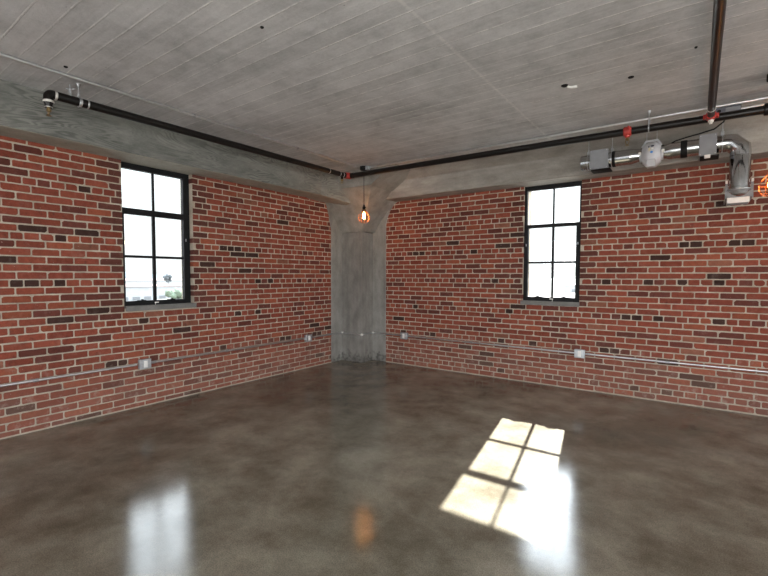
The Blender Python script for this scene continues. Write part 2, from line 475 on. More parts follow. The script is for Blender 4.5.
# ------------------------------------------------------------------ beams and column
mb = MB().box((-.27, RY, BZ), (.32, -.29, CZ + .02))
mb.add([(-.1, -1.12, BZ + .001), (.318, -1.12, BZ + .001), (.318, -1.12, CZ + .01), (-.1, -1.12, CZ + .01), (-.1, -.35, BZ - .01), (.585, -.35, 2.455), (.545, -.35, CZ + .01), (-.1, -.35, CZ + .01)],
       [(0, 1, 2, 3), (7, 6, 5, 4), (0, 4, 5, 1), (1, 5, 6, 2), (2, 6, 7, 3), (3, 7, 4, 0)])
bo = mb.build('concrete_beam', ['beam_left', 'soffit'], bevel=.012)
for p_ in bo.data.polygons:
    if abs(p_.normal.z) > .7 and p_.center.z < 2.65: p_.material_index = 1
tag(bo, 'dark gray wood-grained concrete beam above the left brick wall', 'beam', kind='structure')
mb = MB().prism([(.40, -.27, BZ), (.40, .29, BZ), (.40, .29, CZ + .02), (.40, -.40, CZ + .02), (.40, -.40, CZ - .002), (.40, -.27, 2.835)], (RX - .40, 0, 0))
tag(mb.build('concrete_beam', 'beam_right', bevel=.010), 'tan gray concrete beam above the right brick wall, behind the duct', 'beam', kind='structure')

mb = MB()
# shaft
mb.box((-.2, -.305, 0), (.425, .2, 2.12))
mb.cur = 1
# wings flush with the brick, widening below the beams
mb.prism([(.010, -.2, 0), (.010, -.565, 0), (.010, -.562, 2.12), (.010, -.585, 2.25), (.010, -.62, 2.40), (.010, -.675, 2.53), (.010, -.72, 2.60), (.010, -.2, 2.60)], (-.05, 0, 0))
mb.prism([(.2, -.010, 0), (.690, -.010, 0), (.690, -.010, 2.22), (.715, -.010, 2.34), (.775, -.010, 2.46), (.85, -.010, 2.545), (.96, -.010, 2.60), (.2, -.010, 2.60)], (0, .05, 0))
mb.cur = 2
# flared capital: chamfered square section growing upward
lev = [(2.105, .455, -.335, .006), (2.30, .600, -.450, .012), (2.48, .775, -.600, .015), (2.60, .890, -.705, .015), (2.70, .985, -.800, .015)]
vs = []
for z, x, y, c in lev: vs += [(-.1, y, z), (x - c, y, z), (x, y + c * .6, z), (x, .1, z), (-.1, .1, z)]
fs = []
for i in range(len(lev) - 1):
    for j in range(5): fs.append((i * 5 + j, i * 5 + (j + 1) % 5, (i + 1) * 5 + (j + 1) % 5, (i + 1) * 5 + j))
fs += [(4, 3, 2, 1, 0), tuple((len(lev) - 1) * 5 + j for j in range(5))]
mb.add(vs, fs)
# drop panel above the capital, splayed up to the slab
mb.add([(-.1, -.815, 2.695), (1.0, -.815, 2.695), (1.0, .1, 2.695), (-.1, .1, 2.695), (-.1, -.835, CZ + .01), (1.42, -.835, CZ + .01), (1.42, .1, CZ + .01), (-.1, .1, CZ + .01)],
       [(0, 3, 2, 1), (4, 5, 6, 7), (0, 1, 5, 4), (1, 2, 6, 5), (2, 3, 7, 6), (3, 0, 4, 7)])
tag(mb.build('concrete_column', ['column', 'column_wing', 'capital'], smooth=25, bevel=.008), 'gray concrete corner column with a flared top', 'column', kind='structure')

# ------------------------------------------------------------------ windows
def window(nm, to, F, label, mull_hi, mull_lo, glo, ghi, zb, bar, meet, ztop, sill_u, d0):
    """to(u,z,d); F=(u0,u1) outer frame; glo/ghi = glass edges (lower, upper)"""
    u0, u1 = F
    root = thing(nm, to((u0 + u1) / 2, zb[0], 0), label, 'window', kind='structure')
    def B(m, a, b, z0, z1, da, db): m.box(to(a, z0, da), to(b, z1, db))
    fr = MB(); a, b = d0 - .03, d0 + .025
    B(fr, u0, ghi[0], zb[0], 2.60, a, b); B(fr, ghi[1], u1, zb[0], 2.60, a, b)
    B(fr, ghi[0], ghi[1], ztop, 2.60, a, b); B(fr, ghi[0], ghi[1], meet[0] + .01, meet[1], a, b)
    B(fr, ghi[0], ghi[1], zb[0], zb[0] + .03, a, b)
    B(fr, mull_hi[0], mull_hi[1], meet[1], ztop, d0 - .015, d0 + .012)
    fr.build('frame', 'frame', root, bevel=.003, smooth=0)
    sa = MB(); a, b = d0 - .022, d0 + .038
    B(sa, ghi[0] - .004, glo[0], zb[0] + .025, meet[0] + .012, a, b); B(sa, glo[1], ghi[1] + .004, zb[0] + .025, meet[0] + .012, a, b)
    B(sa, glo[0], glo[1], zb[0] + .025, zb[1], a, b); B(sa, glo[0], glo[1], meet[0], meet[0] + .012, a, b)
    B(sa, mull_lo[0], mull_lo[1], zb[1], meet[0], d0 - .012, d0 + .016); B(sa, glo[0], glo[1], bar[0], bar[1], d0 - .012, d0 + .014)
    sash = sa.build('sash', 'frame', root, bevel=.003, smooth=0)
    g = MB(); B(g, ghi[0], ghi[1], meet[1], ztop, d0 - .003, d0 + .001); g.build('pane', 'glass', root, smooth=0)
    g = MB(); B(g, glo[0], glo[1], zb[1], meet[0], d0 - .003, d0 + .001); g.build('pane', 'glass', sash, smooth=0)
    um = (mull_lo[0] + mull_lo[1]) / 2
    for s_ in (-1, 1):
        h = MB(); c = um + s_ * (.165 if s_ < 0 else .16)
        B(h, c - .045, c + .045, zb[1] - .006, zb[1] + .006, d0 + .03, d0 + .052)
        B(h, c - .018, c + .004, zb[1] + .003, zb[1] + .016, d0 + .03, d0 + .055)
        h.build('latch', 'frame', sash, bevel=.003)
    t = MB(); B(t, um - .022, um + .022, zb[1] - .03, zb[1] - .018, d0 + .038, d0 + .046)
    B(t, um + .01, um + .016, zb[0] + .005, zb[1] - .02, d0 + .038, d0 + .042)
    o = t.build('pull_tab', 'white', sash); o['label'] = 'small white pull tab on the black bottom rail'
    k = MB(); B(k, glo[1] + .018, glo[1] + .028, 1.80, 1.83, d0 + .036, d0 + .042); B(k, glo[0] - .028, glo[0] - .018, 1.80, 1.83, d0 + .036, d0 + .042)
    k.build('bolt', 'galv', sash)
    s = MB(); B(s, sill_u[0], sill_u[1], 1.030, 1.070, -.10, .016); B(s, sill_u[0], sill_u[1], 1.066, 1.084, -.10, .024)
    so = s.build('sill', 'sill', root, bevel=.004, smooth=0); so['label'] = 'gray stone window sill'
    return root
window('window_1', lambda u, z, d: (d, -u, z), (2.921, 3.737), 'tall black six-pane window in the left brick wall', (3.315, 3.337), (3.314, 3.346), (3.0, 3.645), (2.994, 3.660), (1.056, 1.132), (1.592, 1.619), (2.049, 2.113), 2.522, (2.897, 3.672), -.09)
window('window_2', lambda u, z, d: (u, -d, z), (2.888, 3.640), 'tall black six-pane window in the right brick wall', (3.268, 3.287), (3.264, 3.291), (2.968, 3.560), (2.944, 3.592), (1.056, 1.138), (1.572, 1.598), (2.035, 2.080), 2.524, (2.893, 3.622), -.07)

# ------------------------------------------------------------------ sprinkler piping
PX, PY = .72, -.98
zl0, zc, zr1 = 2.795, 2.822, 2.772
pr = .0335
sp = thing('sprinkler_pipe', (PX, PY, zc), 'black iron sprinkler piping with red couplings, hung below the ceiling along both walls', 'pipe')
MB().tube([(PX, -4.465, zl0), (PX, PY - .06, zc)], pr, 20).build('pipe', 'pipe', sp)
MB().tube([(PX + .09, PY, zc), (6.2, PY + .01, zr1 - .008)], pr, 20).build('pipe', 'pipe', sp)
MB().tube([(4.85, PY - .05, 2.775), (4.85, -7.6, 2.80)], .027, 20).build('pipe', 'pipe', sp)
b = sp
el = MB().tube([(PX, PY - .10, zc)] + arc((PX + .06, PY - .06, zc), (-1, 0, 0), (0, 1, 0), .06, 0, math.pi / 2, 6) + [(PX + .10, PY, zc)], pr * 1.12, 20)
el.build('elbow', 'pipe', b)
o = MB().tube([(PX - .004, PY - .065, zc), (PX, PY - .045, zc), (PX + .012, PY - .02, zc), (PX + .03, PY - .006, zc), (PX + .05, PY, zc)], pr * 1.3, 20).build('coupling', 'red', b, bevel=.004); o['label'] = 'red grooved coupling at the corner'
o = MB().tube([(4.85, PY - .115, 2.776), (4.85, PY - .03, 2.776)], pr * 1.1, 20).cbox((4.895, PY - .06, 2.776), (.02, .045, .035)).cbox((4.805, PY - .06, 2.776), (.02, .045, .035)).build('coupling', 'red', b, bevel=.005); o['label'] = 'red coupling at the branch tee'
MB().lathe((4.85, PY - .07, 2.745), (0, 0, -1), [(0, .02), (.02, .02), (.022, .012), (.035, .012)], 12).build('test_plug', 'white', b)['label'] = 'small white plug'
# end elbow turned down, with its sprinkler head
e = MB().tube([(PX, -4.455, zl0)] + arc((PX, -4.476, zl0 - .027), (0, 0, 1), (0, -1, 0), .027, 0, math.pi / 2, 6) + [(PX, -4.503, zl0 - .045)], pr * 1.02, 20)
e.build('elbow', 'pipe', b)
MB().lathe((PX, -4.503, zl0 - .045), (0, 0, -1), [(0, .034), (.025, .033), (.035, .026), (.062, .024)], 20).build('reducer', 'pipe', b)
for (p, d, r_) in (((PX, -4.503, zl0 - .050), (0, 0, -1), .0365), ((PX, -4.466, zl0), (0, 1, 0), .0360)):
    MB().lathe(p, d, [(0, r_ - .002), (.004, r_), (.014, r_), (.018, r_ - .003)], 20).build('thread_tape', 'tape', b)['label'] = 'white band'
def head(p, L=.075, mt='brass'):
    x, y, z = p
    m = MB().lathe(p, (0, 0, -1), [(0, .014), (.018, .014), (.019, .018), (.028, .018), (.029, .009), (.034, .006)], 12)
    for s_ in (-1, 1): m.tube([(x + .012 * s_, y, z - .028), (x + .017 * s_, y, z - .045), (x + .004 * s_, y, z - L + .008)], .003, 6)
    m.lathe((x, y, z - L + .012), (0, 0, -1), [(0, .004), (.008, .005), (.009, .018), (.0115, .018)], 14)
    return m.build('sprinkler_head', mt, b)
head((PX, -4.503, zl0 - .105), .062)
MB().lathe((PX, -4.503, zl0 - .100), (0, 0, -1), [(0, .026), (.006, .026)], 16).build('thread_tape', 'tape', b)
def zr(x): return zc + (zr1 - zc) * (x - PX) / (5.5 - PX)
def zl(y): return zl0 + (zc - zl0) * (y + 4.44) / 3.46
# clamp-on outlet with head on the right run
x = 4.215; z = zr(x)
MB().tube([(x - .034, PY, z), (x - .028, PY, z), (x - .018, PY, z), (x + .018, PY, z), (x + .028, PY, z), (x + .034, PY, z)], [pr * 1.1, pr * 1.3, pr * 1.3, pr * 1.3, pr * 1.3, pr * 1.1], 20).cbox((x + .012, PY - .030, z + .030), (.014, .024, .024)).lathe((x, PY, z - .03), (0, 0, -1), [(0, .026), (.028, .022)], 14).build('coupling', 'red', b, bevel=.004)['label'] = 'red clamp-on outlet above the duct'
head((x, PY, z - .055), .08)
MB().lathe((PX, -1.11, zl(-1.11) - pr), (0, 0, -1), [(0, .017), (.03, .017)], 12).build('outlet_boss', 'pipe', b)
head((PX, -1.11, zl(-1.11) - pr - .028), .06)
for yb in (-4.285, -4.235, -1.374, -1.16, -1.09):
    MB().lathe((PX, yb - .008, zl(yb)), (0, 1, 0), [(0, pr), (.002, pr + .0012), (.010, pr + .0012), (.012, pr)], 20).build('thread_tape', 'emt', b)
MB().lathe((4.85, -1.26, 2.776), (0, 1, 0), [(0, .027), (.002, .029), (.012, .029), (.014, .027)], 20).build('thread_tape', 'tape', b)
# hangers: threaded rod, ceiling plate and ring
def hanger(p, ax, up):
    x, y, z = p
    m = MB().tube([(x, y, z + pr), (x, y, up)], .006, 8).lathe((x, y, up - .02), (0, 0, 1), [(0, .013), (.021, .016)], 10)
    ring = arc((x, y, z), (0, 1, 0) if ax == 0 else (1, 0, 0), (0, 0, 1), pr + .004, 0, 2 * math.pi, 20)[:-1]
    m.tube(ring, .005, 6, closed=True).cbox((x, y, z + pr + .02), (.018, .018, .034))
    return m.build('pipe_hanger', 'galv', b)
hanger((4.39, PY, zr(4.39)), 0, CZ)
hanger((PX, -4.30, zl(-4.30)), 1, CZ)
# little valve on top of the left run
MB().lathe((PX + .01, -4.36, zl(-4.36) + pr - .004), (0, 0, 1), [(0, .010), (.03, .010), (.032, .016), (.05, .016), (.052, .006), (.085, .006)], 10).tube([(PX - .02, -4.38, zl0 + .085), (PX + .04, -4.34, zl0 + .08)], .005, 8).build('vent_valve', 'galv', b)
# big coupling at the far right end
MB().tube([(5.20, PY + .008, zr(5.2)), (5.42, PY + .008, zr(5.42))], pr * 1.45, 20).tube([(5.30, PY + .008, zr(5.3)), (5.30, PY + .008, CZ - .04)], .05, 16).build('tee', 'pipe', b, bevel=.006)

# ------------------------------------------------------------------ conduits on the ceiling
cz_ = CZ - .017
def conduit_run(name, segs, r, label, clips, extra=None):
    root = thing(name, segs[0][0], label, 'conduit')
    for s_ in segs: MB().tube(s_, r, 12).build('conduit_pipe', 'emt', root)
    for (p, d) in clips:
        MB().lathe(V(p) - V(d).normalized() * .011, d, [(0, r), (.001, r + .004), (.021, r + .004), (.022, r)], 12).build('conduit_coupling', 'galv', root)
    return root
conduit_run('ceiling_conduit', [[(.853, -8.9, cz_), (.862, -4.3, cz_), (.90, -1.02, cz_)]], .0125, 'thin steel conduit on the ceiling running along the left wall', [((.872, -3.4, cz_), (.01, 1, 0)), ((.886, -2.1, cz_), (.01, 1, 0)), ((.859, -5.1, cz_), (0, 1, 0))])
conduit_run('ceiling_conduit', [[(1.02, -.872, cz_), (3.5, -.815, cz_), (4.9, -.80, cz_), (9.3, -.74, cz_)]], .0125, 'bright steel conduit on the ceiling running along the right wall', [((1.9, -.846, cz_), (1, .03, 0)), ((3.0, -.815, cz_), (1, .03, 0)), ((4.25, -.772, cz_), (1, .03, 0))])
conduit_run('ceiling_conduit', [[(5.060, -.78, 2.872), (5.29, -.80, 2.872)]], .014, 'short steel conduit stub between the gray box and the pipe tee', [])
wb = thing('wiring_box', (4.965, -.78, CZ), 'gray metal wiring box hung under the ceiling beside the pipe tee', 'electrical box')
MB().box((4.880, -.815, 2.838), (5.062, -.745, 2.905)).build('box_body', 'box_blue', wb, bevel=.003, smooth=0)
MB().box((4.955, -.817, 2.846), (5.058, -.743, 2.895)).build('box_cover', 'gray_box', wb, bevel=.002, smooth=0)
MB().lathe((4.91, -.814, 2.872), (0, -1, 0), [(0, .014), (.004, .014)], 14).build('knockout', 'black', wb)
MB().box((4.90, -.790, 2.90), (5.04, -.770, CZ + .003)).build('mounting_strap', 'galv', wb, smooth=0)

# ------------------------------------------------------------------ hanging bulbs
def pendant(x, y, zb, label, cord_w=.004):
    r = thing('pendant_light', (x, y, CZ), label, 'lamp', 'caged pendant bulbs')
    MB().lathe((x, y, CZ), (0, 0, -1), [(0, .055), (.045, .055), (.05, .05), (.052, .02)], 20).build('ceiling_box', 'black', r)
    MB().cbox((x + .075, y - .012, CZ - .03), (.05, .04, .05)).build('cable_clamp', 'galv', r)
    zt = zb + .125
    MB().tube([(x, y, CZ - .05), (x, y, zt)], cord_w, 8).build('cord', 'black', r)
    MB().lathe((x, y, zt + .02), (0, 0, -1), [(0, .006), (.012, .012), (.025, .013), (.03, .021), (.075, .022), (.078, .026), (.092, .026)], 18).tube([(x + .02, y, zt - .02), (x + .038, y, zt - .025)], .006, 8).build('socket', 'black', r)
    bb = MB().lathe((x, y, zt - .065), (0, 0, -1), [(0, .014), (.02, .016), (.045, .026), (.07, .036), (.095, .039), (.112, .034), (.124, .020), (.128, .003)], 20).build('bulb', 'bulb_glass', r)
    MB().lathe((x, y, zt - .085), (0, 0, -1), [(0, .006), (.02, .013), (.05, .021), (.075, .022), (.09, .015), (.095, .004)], 16).build('filament', 'filament', bb)
    cg = MB(); n = 8
    prof = [(-.055, .024), (-.075, .034), (-.115, .066), (-.15, .079), (-.185, .077), (-.215, .058), (-.235, .030)]
    for k in range(n):
        t = 2 * math.pi * (k + .5) / n
        cg.tube([(x + rr * math.cos(t), y + rr * math.sin(t), zt + h) for h, rr in prof], .0022, 6)
    for h, rr in (prof[0], prof[3], prof[-1], (-.205, .066)):
        cg.tube(arc((x, y, zt + h), (1, 0, 0), (0, 1, 0), rr, 0, 2 * math.pi, 24)[:-1], .0024, 6, closed=True)
    cg.build('wire_cage', 'cage', r)
    return r
pendant(.945, -.90, 2.265, 'glowing bulb in a wire cage hanging in front of the corner column')
pendant(5.235, -1.30, 2.13, 'glowing caged bulb cut off by the right edge of the photo')

# ------------------------------------------------------------------ conduit and outlets low on the walls
zc_ = .463; r_ = .0115
lc = thing('wall_conduit', (.03, -1.0, zc_), 'thin steel conduit running low along both brick walls and around the column', 'conduit')
def seg(pts): MB().tube(pts, r_, 10).build('conduit_pipe', 'emt', lc)
dl = .018
seg([(dl, -8.9, .470), (dl, -3.585, .461)])
seg([(dl, -3.435, .461), (dl, -1.165, .461)])
seg([(dl, -1.045, .461), (dl, -.60, .462), (dl + .012, -.42, .462), (dl + .012, -.335, .462)])
seg([(dl + .03, -.323, .462), (.415, -.323, .462)])
seg([(.443, -.30, .462), (.443, -.045, .462)])
seg([(.465, -.030, .462), (.72, -.030, .462), (.80, -dl, .462), (1.005, -dl, .462)])
seg([(1.125, -dl, .461), (3.585, -dl, .456)])
seg([(3.705, -dl, .456), (9.3, -dl, .450)])
for p in ((dl + .012, -.323, .462), (.443, -.323, .462), (.443, -.030, .462)):
    o = MB().cbox(p, (.040, .040, .032)).build('corner_elbow', 'white', lc, bevel=.008); o['label'] = 'bright corner elbow fitting'
for (p, d) in (((dl, -2.5, .461), (0, 1, 0)), ((dl, -4.45, .463), (0, 1, 0)), ((2.2, -dl, .459), (1, 0, 0)), ((4.55, -dl, .454), (1, 0, 0)), ((3.74, -dl, .456), (1, 0, 0)), ((1.15, -dl, .461), (1, 0, 0)), ((dl, -3.41, .461), (0, 1, 0))):
    MB().lathe(V(p) - V(d) * .02, d, [(0, r_), (.001, r_ + .004), (.039, r_ + .004), (.04, r_)], 12).build('conduit_coupling', 'galv', lc)
def outlet(u, z, to, label, s_=.058):
    r = thing('outlet_box', to(u, z - s_, 0), label, 'outlet', 'outlet boxes on the wall conduit')
    h_ = .050
    MB().box(to(u - s_, z - h_, .001), to(u + s_, z + h_, .046)).build('box_body', 'galv', r, bevel=.006)
    MB().box(to(u - s_ - .002, z - h_ - .002, .046), to(u + s_ + .002, z + h_ + .002, .053)).build('cover_plate', 'galv', r, bevel=.004)
    rc = MB().box(to(u - .020, z - .036, .053), to(u + .020, z + .036, .058)).build('receptacle', 'white', r, bevel=.003); rc['label'] = 'pale duplex receptacle'
L_ = lambda u, z, d: (d, -u, z); R_ = lambda u, z, d: (u, -d, z)
outlet(3.51, .461, L_, 'steel outlet box on the left brick wall below the window')
outlet(1.105, .461, L_, 'steel outlet box on the left brick wall close to the column')
outlet(1.065, .461, R_, 'steel outlet box on the right brick wall close to the column')
outlet(3.645, .456, R_, 'steel outlet box on the right brick wall below the window')

# ------------------------------------------------------------------ ventilation
DY, DZ, DR = -.395, 2.683, .080
vd = thing('ventilation_duct', (4.4, DY, DZ), 'shiny round galvanized duct along the right beam, turning down beside the bulb', 'duct')
def dz(x): return DZ + (x - 4.4) * .003
def ducttube(x0, x1, r=DR, r2=None):
    r2 = r2 or r
    return MB().lathe((x0, DY, dz(x0)), (1, 0, .003), [(0, r - .002), (.001, r), (x1 - x0 - .001, r2), (x1 - x0, r2 - .002)], 32)
ducttube(3.695, 3.81).build('duct_pipe', 'duct', vd)
MB().lathe((3.6935, DY, dz(3.69)), (1, 0, 0), [(0, DR - .004), (.003, DR - .004)], 24).build('end_cap', 'gray_box', vd)
ducttube(3.96, 4.015).build('duct_pipe', 'duct', vd)
ducttube(4.035, 4.175, DR, DR).build('duct_pipe', 'duct', vd)
MB().lathe((4.170, DY, dz(4.17)), (1, 0, 0), [(0, DR + .002), (.01, DR + .002), (.10, .060), (.115, .060)], 32).build('reducer', 'duct', vd)
MB().lathe((4.445, DY, dz(4.45)), (1, 0, 0), [(0, .060), (.02, .060), (.09, DR + .002), (.10, DR + .002)], 32).build('reducer', 'duct', vd)
ducttube(4.53, 4.625).build('duct_pipe', 'duct', vd)
ducttube(4.675, 4.78).build('duct_pipe', 'duct', vd)
ducttube(4.895, 4.99).build('duct_pipe', 'duct', vd)
for x0, x1 in ((4.008, 4.038), (4.622, 4.676)):
    o = ducttube(x0, x1, DR + .004).build('connector_band', 'black', vd); o['label'] = 'black rubber connector band'
# gored elbow down
XE = 5.092
ce = V((4.985, DY, dz(5) - .107)); R0 = .107
pts = [ce + V((math.sin(t) * R0, 0, math.cos(t) * R0)) for t in (0, math.radians(30), math.radians(60), math.radians(90))]
MB().tube([V((4.965, DY, dz(5)))] + [pts[0] + V((.0, 0, 0))] + [ce + V((math.sin(t) * R0 * 1.03, 0, math.cos(t) * R0 * 1.03)) for t in (math.radians(22.5), math.radians(67.5))] + [pts[3], pts[3] + V((0, 0, -.03))], DR + .002, 32).build('elbow', 'duct', vd, smooth=25)
zb_ = 2.235
MB().lathe((XE, DY, pts[3].z - .02), (0, 0, -1), [(0, DR - .001), (.002, DR), (.30, DR), (.302, DR + .003), (pts[3].z - .02 - zb_, DR + .003)], 32).build('duct_pipe', 'duct', vd)
MB().lathe((XE, DY, zb_ + .004), (0, 0, -1), [(0, DR + .005), (.006, DR + .012), (.014, DR + .012), (.02, DR - .01), (.05, DR - .03)], 32).build('collar', 'galv', vd)
# damper boxes clamped round the duct
def damper(x, w, h, d, lab, tray, dzc):
    o = MB().box((x - w / 2, DY - d / 2, dz(x) - h / 2 + dzc), (x + w / 2, DY + d / 2, dz(x) + h / 2 + dzc)).build('damper_box', 'gray_box', vd, bevel=.003, smooth=0); o['label'] = lab
    MB().box((x - w / 2 + .01, DY - d / 2 + .02, dz(x) - h / 2 - .012 + dzc), (x + w / 2 + .02, DY + d / 2 - .01, dz(x) - h / 2 + dzc)).build('tray', 'black', o, smooth=0) if tray else None
    for a_ in (-1, 1):
        for b_ in (-1, 1): MB().lathe((x + a_ * (w / 2 - .012), DY - d / 2, dz(x) + b_ * (h / 2 - .012) + dzc), (0, -1, 0), [(0, .004), (.002, .004)], 8).build('screw', 'screw', o)
    return o
damper(3.885, .180, .205, .20, 'gray box at the left end of the duct', True, .0)
o = damper(4.84, .138, .200, .20, 'gray box next to the duct elbow', True, -.012)
MB().box((4.815, DY - .125, dz(4.84) - .142), (4.862, DY - .095, dz(4.84) - .112)).build('tag', 'white', o)['label'] = 'small white tag'
# hanger clamps
for x in (3.765, 4.002, 4.952):
    ring = arc((x, DY, dz(x)), (0, 1, 0), (0, 0, 1), DR + .004, 0, 2 * math.pi, 28)[:-1]
    MB().tube(ring, .004, 6, closed=True).cbox((x, DY, dz(x) + DR + .02), (.026, .03, .034)).lathe((x, DY, dz(x) + DR + .03), (0, 0, 1), [(0, .008), (.03, .008)], 8).tube([(x, DY, dz(x) + DR + .05), (x, DY, CZ)], .004, 6).build('duct_hanger', 'galv', vd, bevel=.002)
# inline fan
FX = 4.372
def dz(x): return DZ - .012 + (x - 4.4) * .003
fn = thing('inline_fan', (FX, DY, dz(FX)), 'light gray round inline duct fan with printed marks, hung mid-duct', 'fan')
hs = MB().lathe((FX - .105, DY, dz(FX)), (1, 0, 0), [(0, .062), (.02, .064), (.024, .085), (.062, .122), (.085, .128), (.125, .128), (.148, .122), (.186, .085), (.19, .064), (.21, .062)], 32).build('fan_housing', 'fan', fn, smooth=30)
MB().box((FX - .035, DY - .150, dz(FX) - .150), (FX + .045, DY - .06, dz(FX) - .075)).build('terminal_box', 'fan', fn, bevel=.008)
MB().tube([(FX - .085, DY - .03, dz(FX) + .08), (FX - .05, DY - .03, dz(FX) + .137), (FX + .05, DY - .03, dz(FX) + .137), (FX + .085, DY - .03, dz(FX) + .08)], .011, 10).build('mounting_bracket', 'fan', fn)
for s_ in (-1, 1): MB().tube([(FX + .045 * s_, DY - .03, dz(FX) + .13), (FX + .045 * s_, DY - .03, CZ)], .003, 6).build('hanging_rod', 'galv', fn)
for s_ in (-1, 1): MB().cbox((FX + .103 * s_, DY - .068, dz(FX) + .012), (.022, .02, .032)).build('clip', 'white', fn, bevel=.003)
# printed marks on the drum (thin raised decals that follow its front)
def decal(px, pz, w, h, m, nm, oval=False):
    mb2 = MB(); k = 14; vs = []
    if oval: pl = [(px + w / 2 * math.cos(2 * math.pi * i / k), pz + h / 2 * math.sin(2 * math.pi * i / k)) for i in range(k)]
    else: pl = [(px - w / 2, pz - h / 2), (px + w / 2, pz - h / 2), (px + w / 2, pz + h / 2), (px - w / 2, pz + h / 2)]
    def yy(z_): return DY - math.sqrt(max(0, .1285 ** 2 - z_ * z_)) - .001
    mb2.prism([(FX + a_, yy(c_), dz(FX) + c_) for a_, c_ in pl], (0, .003, 0))
    mb2.build(nm, m, hs, smooth=0)
decal(.012, .065, .034, .020, 'navy', 'emblem', True); decal(-.018, .060, .010, .018, 'black', 'switch')
decal(.008, .000, .026, .022, 'blue', 'emblem', True)
decal(-.012, .030, .020, .034, 'cream', 'sticker'); decal(.014, .036, .020, .018, 'white', 'sticker')
# wall register with its saddle
rg = thing('air_register', (XE, -.30, 2.14), 'white air register on a gray bracket under the vertical duct', 'vent')
MB().box((XE - .092, -.475, 2.098), (XE + .074, -.325, 2.150)).build('register_body', 'white', rg, bevel=.004, smooth=0)
m = MB().box((XE - .088, -.470, 2.0970), (XE + .070, -.330, 2.0985))
for i in range(5): m.box((XE - .084, -.465 + i * .027, 2.0950), (XE + .066, -.452 + i * .027, 2.0975))
m.build('louver', 'gray_box', rg, smooth=0)
m = MB()
pl = [(-.105, 2.150), (.105, 2.150), (.105, 2.290), (.085, 2.300), (.085, 2.255)] + [(.085 * math.cos(t), 2.255 - .085 * math.sin(t)) for t in [math.pi * i / 10 for i in range(1, 10)]] + [(-.085, 2.255), (-.085, 2.300), (-.105, 2.290)]
m.prism([(XE + a_, -.400, c_) for a_, c_ in pl], (0, .012, 0))
m.box((XE - .100, -.400, 2.150), (XE - .088, 0, 2.180)); m.box((XE + .088, -.400, 2.150), (XE + .100, 0, 2.180)); m.box((XE - .105, -.43, 2.151), (XE + .105, -.36, 2.157))
m.build('saddle_bracket', 'gray_box', rg, smooth=0)
for s_ in (-1, 1): MB().cbox((XE + .096 * s_, -.405, 2.310), (.018, .02, .03)).build('bracket_clip', 'white', rg, bevel=.003)
# black power cable between fan and ceiling
pc = MB().tube([(FX + .05, DY + .02, dz(FX) + .10), (4.50, -.42, 2.735), (4.58, -.44, 2.768), (4.665, -.44, 2.785), (4.76, -.44, 2.800), (4.885, -.45, 2.822), (4.955, -.47, 2.872), (4.985, -.50, CZ)], .0065, 8)
tag(pc.build('power_cable', 'black'), 'thin black cable looping over the duct from the fan up to the ceiling', 'cable')
# fixings left in the ceiling
a_ = thing('ceiling_anchor', (3.915, -1.975, CZ), 'pale broken anchor with a rust stain beside it in the ceiling', 'anchor')
MB().tube([(3.905, -1.990, CZ - .012), (3.93, -1.985, CZ - .02), (3.975, -1.98, CZ - .022)], .010, 8).build('stub', 'white', a_)
MB().lathe((3.885, -2.005, CZ), (0, 0, -1), [(0, .027), (.004, .025), (.012, .015)], 14).build('socket_hole', 'black', a_)
for x, y, r0, lab in ((4.337, -1.863, .022, 'dark round plug in the ceiling right of the pale anchor'), (4.745, -2.111, .010, 'tiny dark plug in the ceiling near the branch pipe'), (2.57, -3.956, .012, 'small dark plug in the ceiling near the top of the photo, left of center'), (.98, -4.47, .014, 'small dark plug in the ceiling by the left conduit')):
    tag(MB().lathe((x, y, CZ), (0, 0, -1), [(0, r0), (.006, r0 * .85), (.009, r0 * .5)], 12).build('ceiling_plug', 'black'), lab, 'anchor')

# ------------------------------------------------------------------ outside
M['ground'] = simple('asphalt_yards', (.062, .061, .058), .9, 0, .2, .02)
M['bounce_ground'] = simple('pale_bounce_ground', (.36, .345, .32), .9, 0, .1, .05)  # bright ground added out of view to bounce daylight onto the ceiling
tag(MB().box((-2, -600, -10.2), (600, 2, -9.9)).build('ground', 'bounce_ground'), 'unseen pale ground added behind the building to bounce daylight in', 'ground', kind='structure')
M['hill'] = simple('hazy_hill', (.026, .042, .052), .95, 0, .12, .01)
M['wallp'] = simple('pale_stucco', (.25, .254, .257), .9, 0, .05, .1)
M['roof_red'] = simple('clay_roof', (.085, .050, .049), .9, 0, .1, .2)
M['pane_dark'] = simple('dark_glass', (.11, .115, .12), .6)
M['leaf'] = simple('dusty_leaf', (.085, .11, .075), .9, 0, .3, .6)
M['leaf_gray'] = simple('gray_leaf', (.075, .083, .088), .9, 0, .3, .6)
tag(MB().box((-3000, -3000, -10.5), (3000, 3000, -10)).build('ground', 'ground'), 'pale ground far below the windows', 'ground', kind='structure')
CX, CY = 4.8, -5.75
def dirp(sl, D): return (CX - D, CY + sl * D)       # through the left window
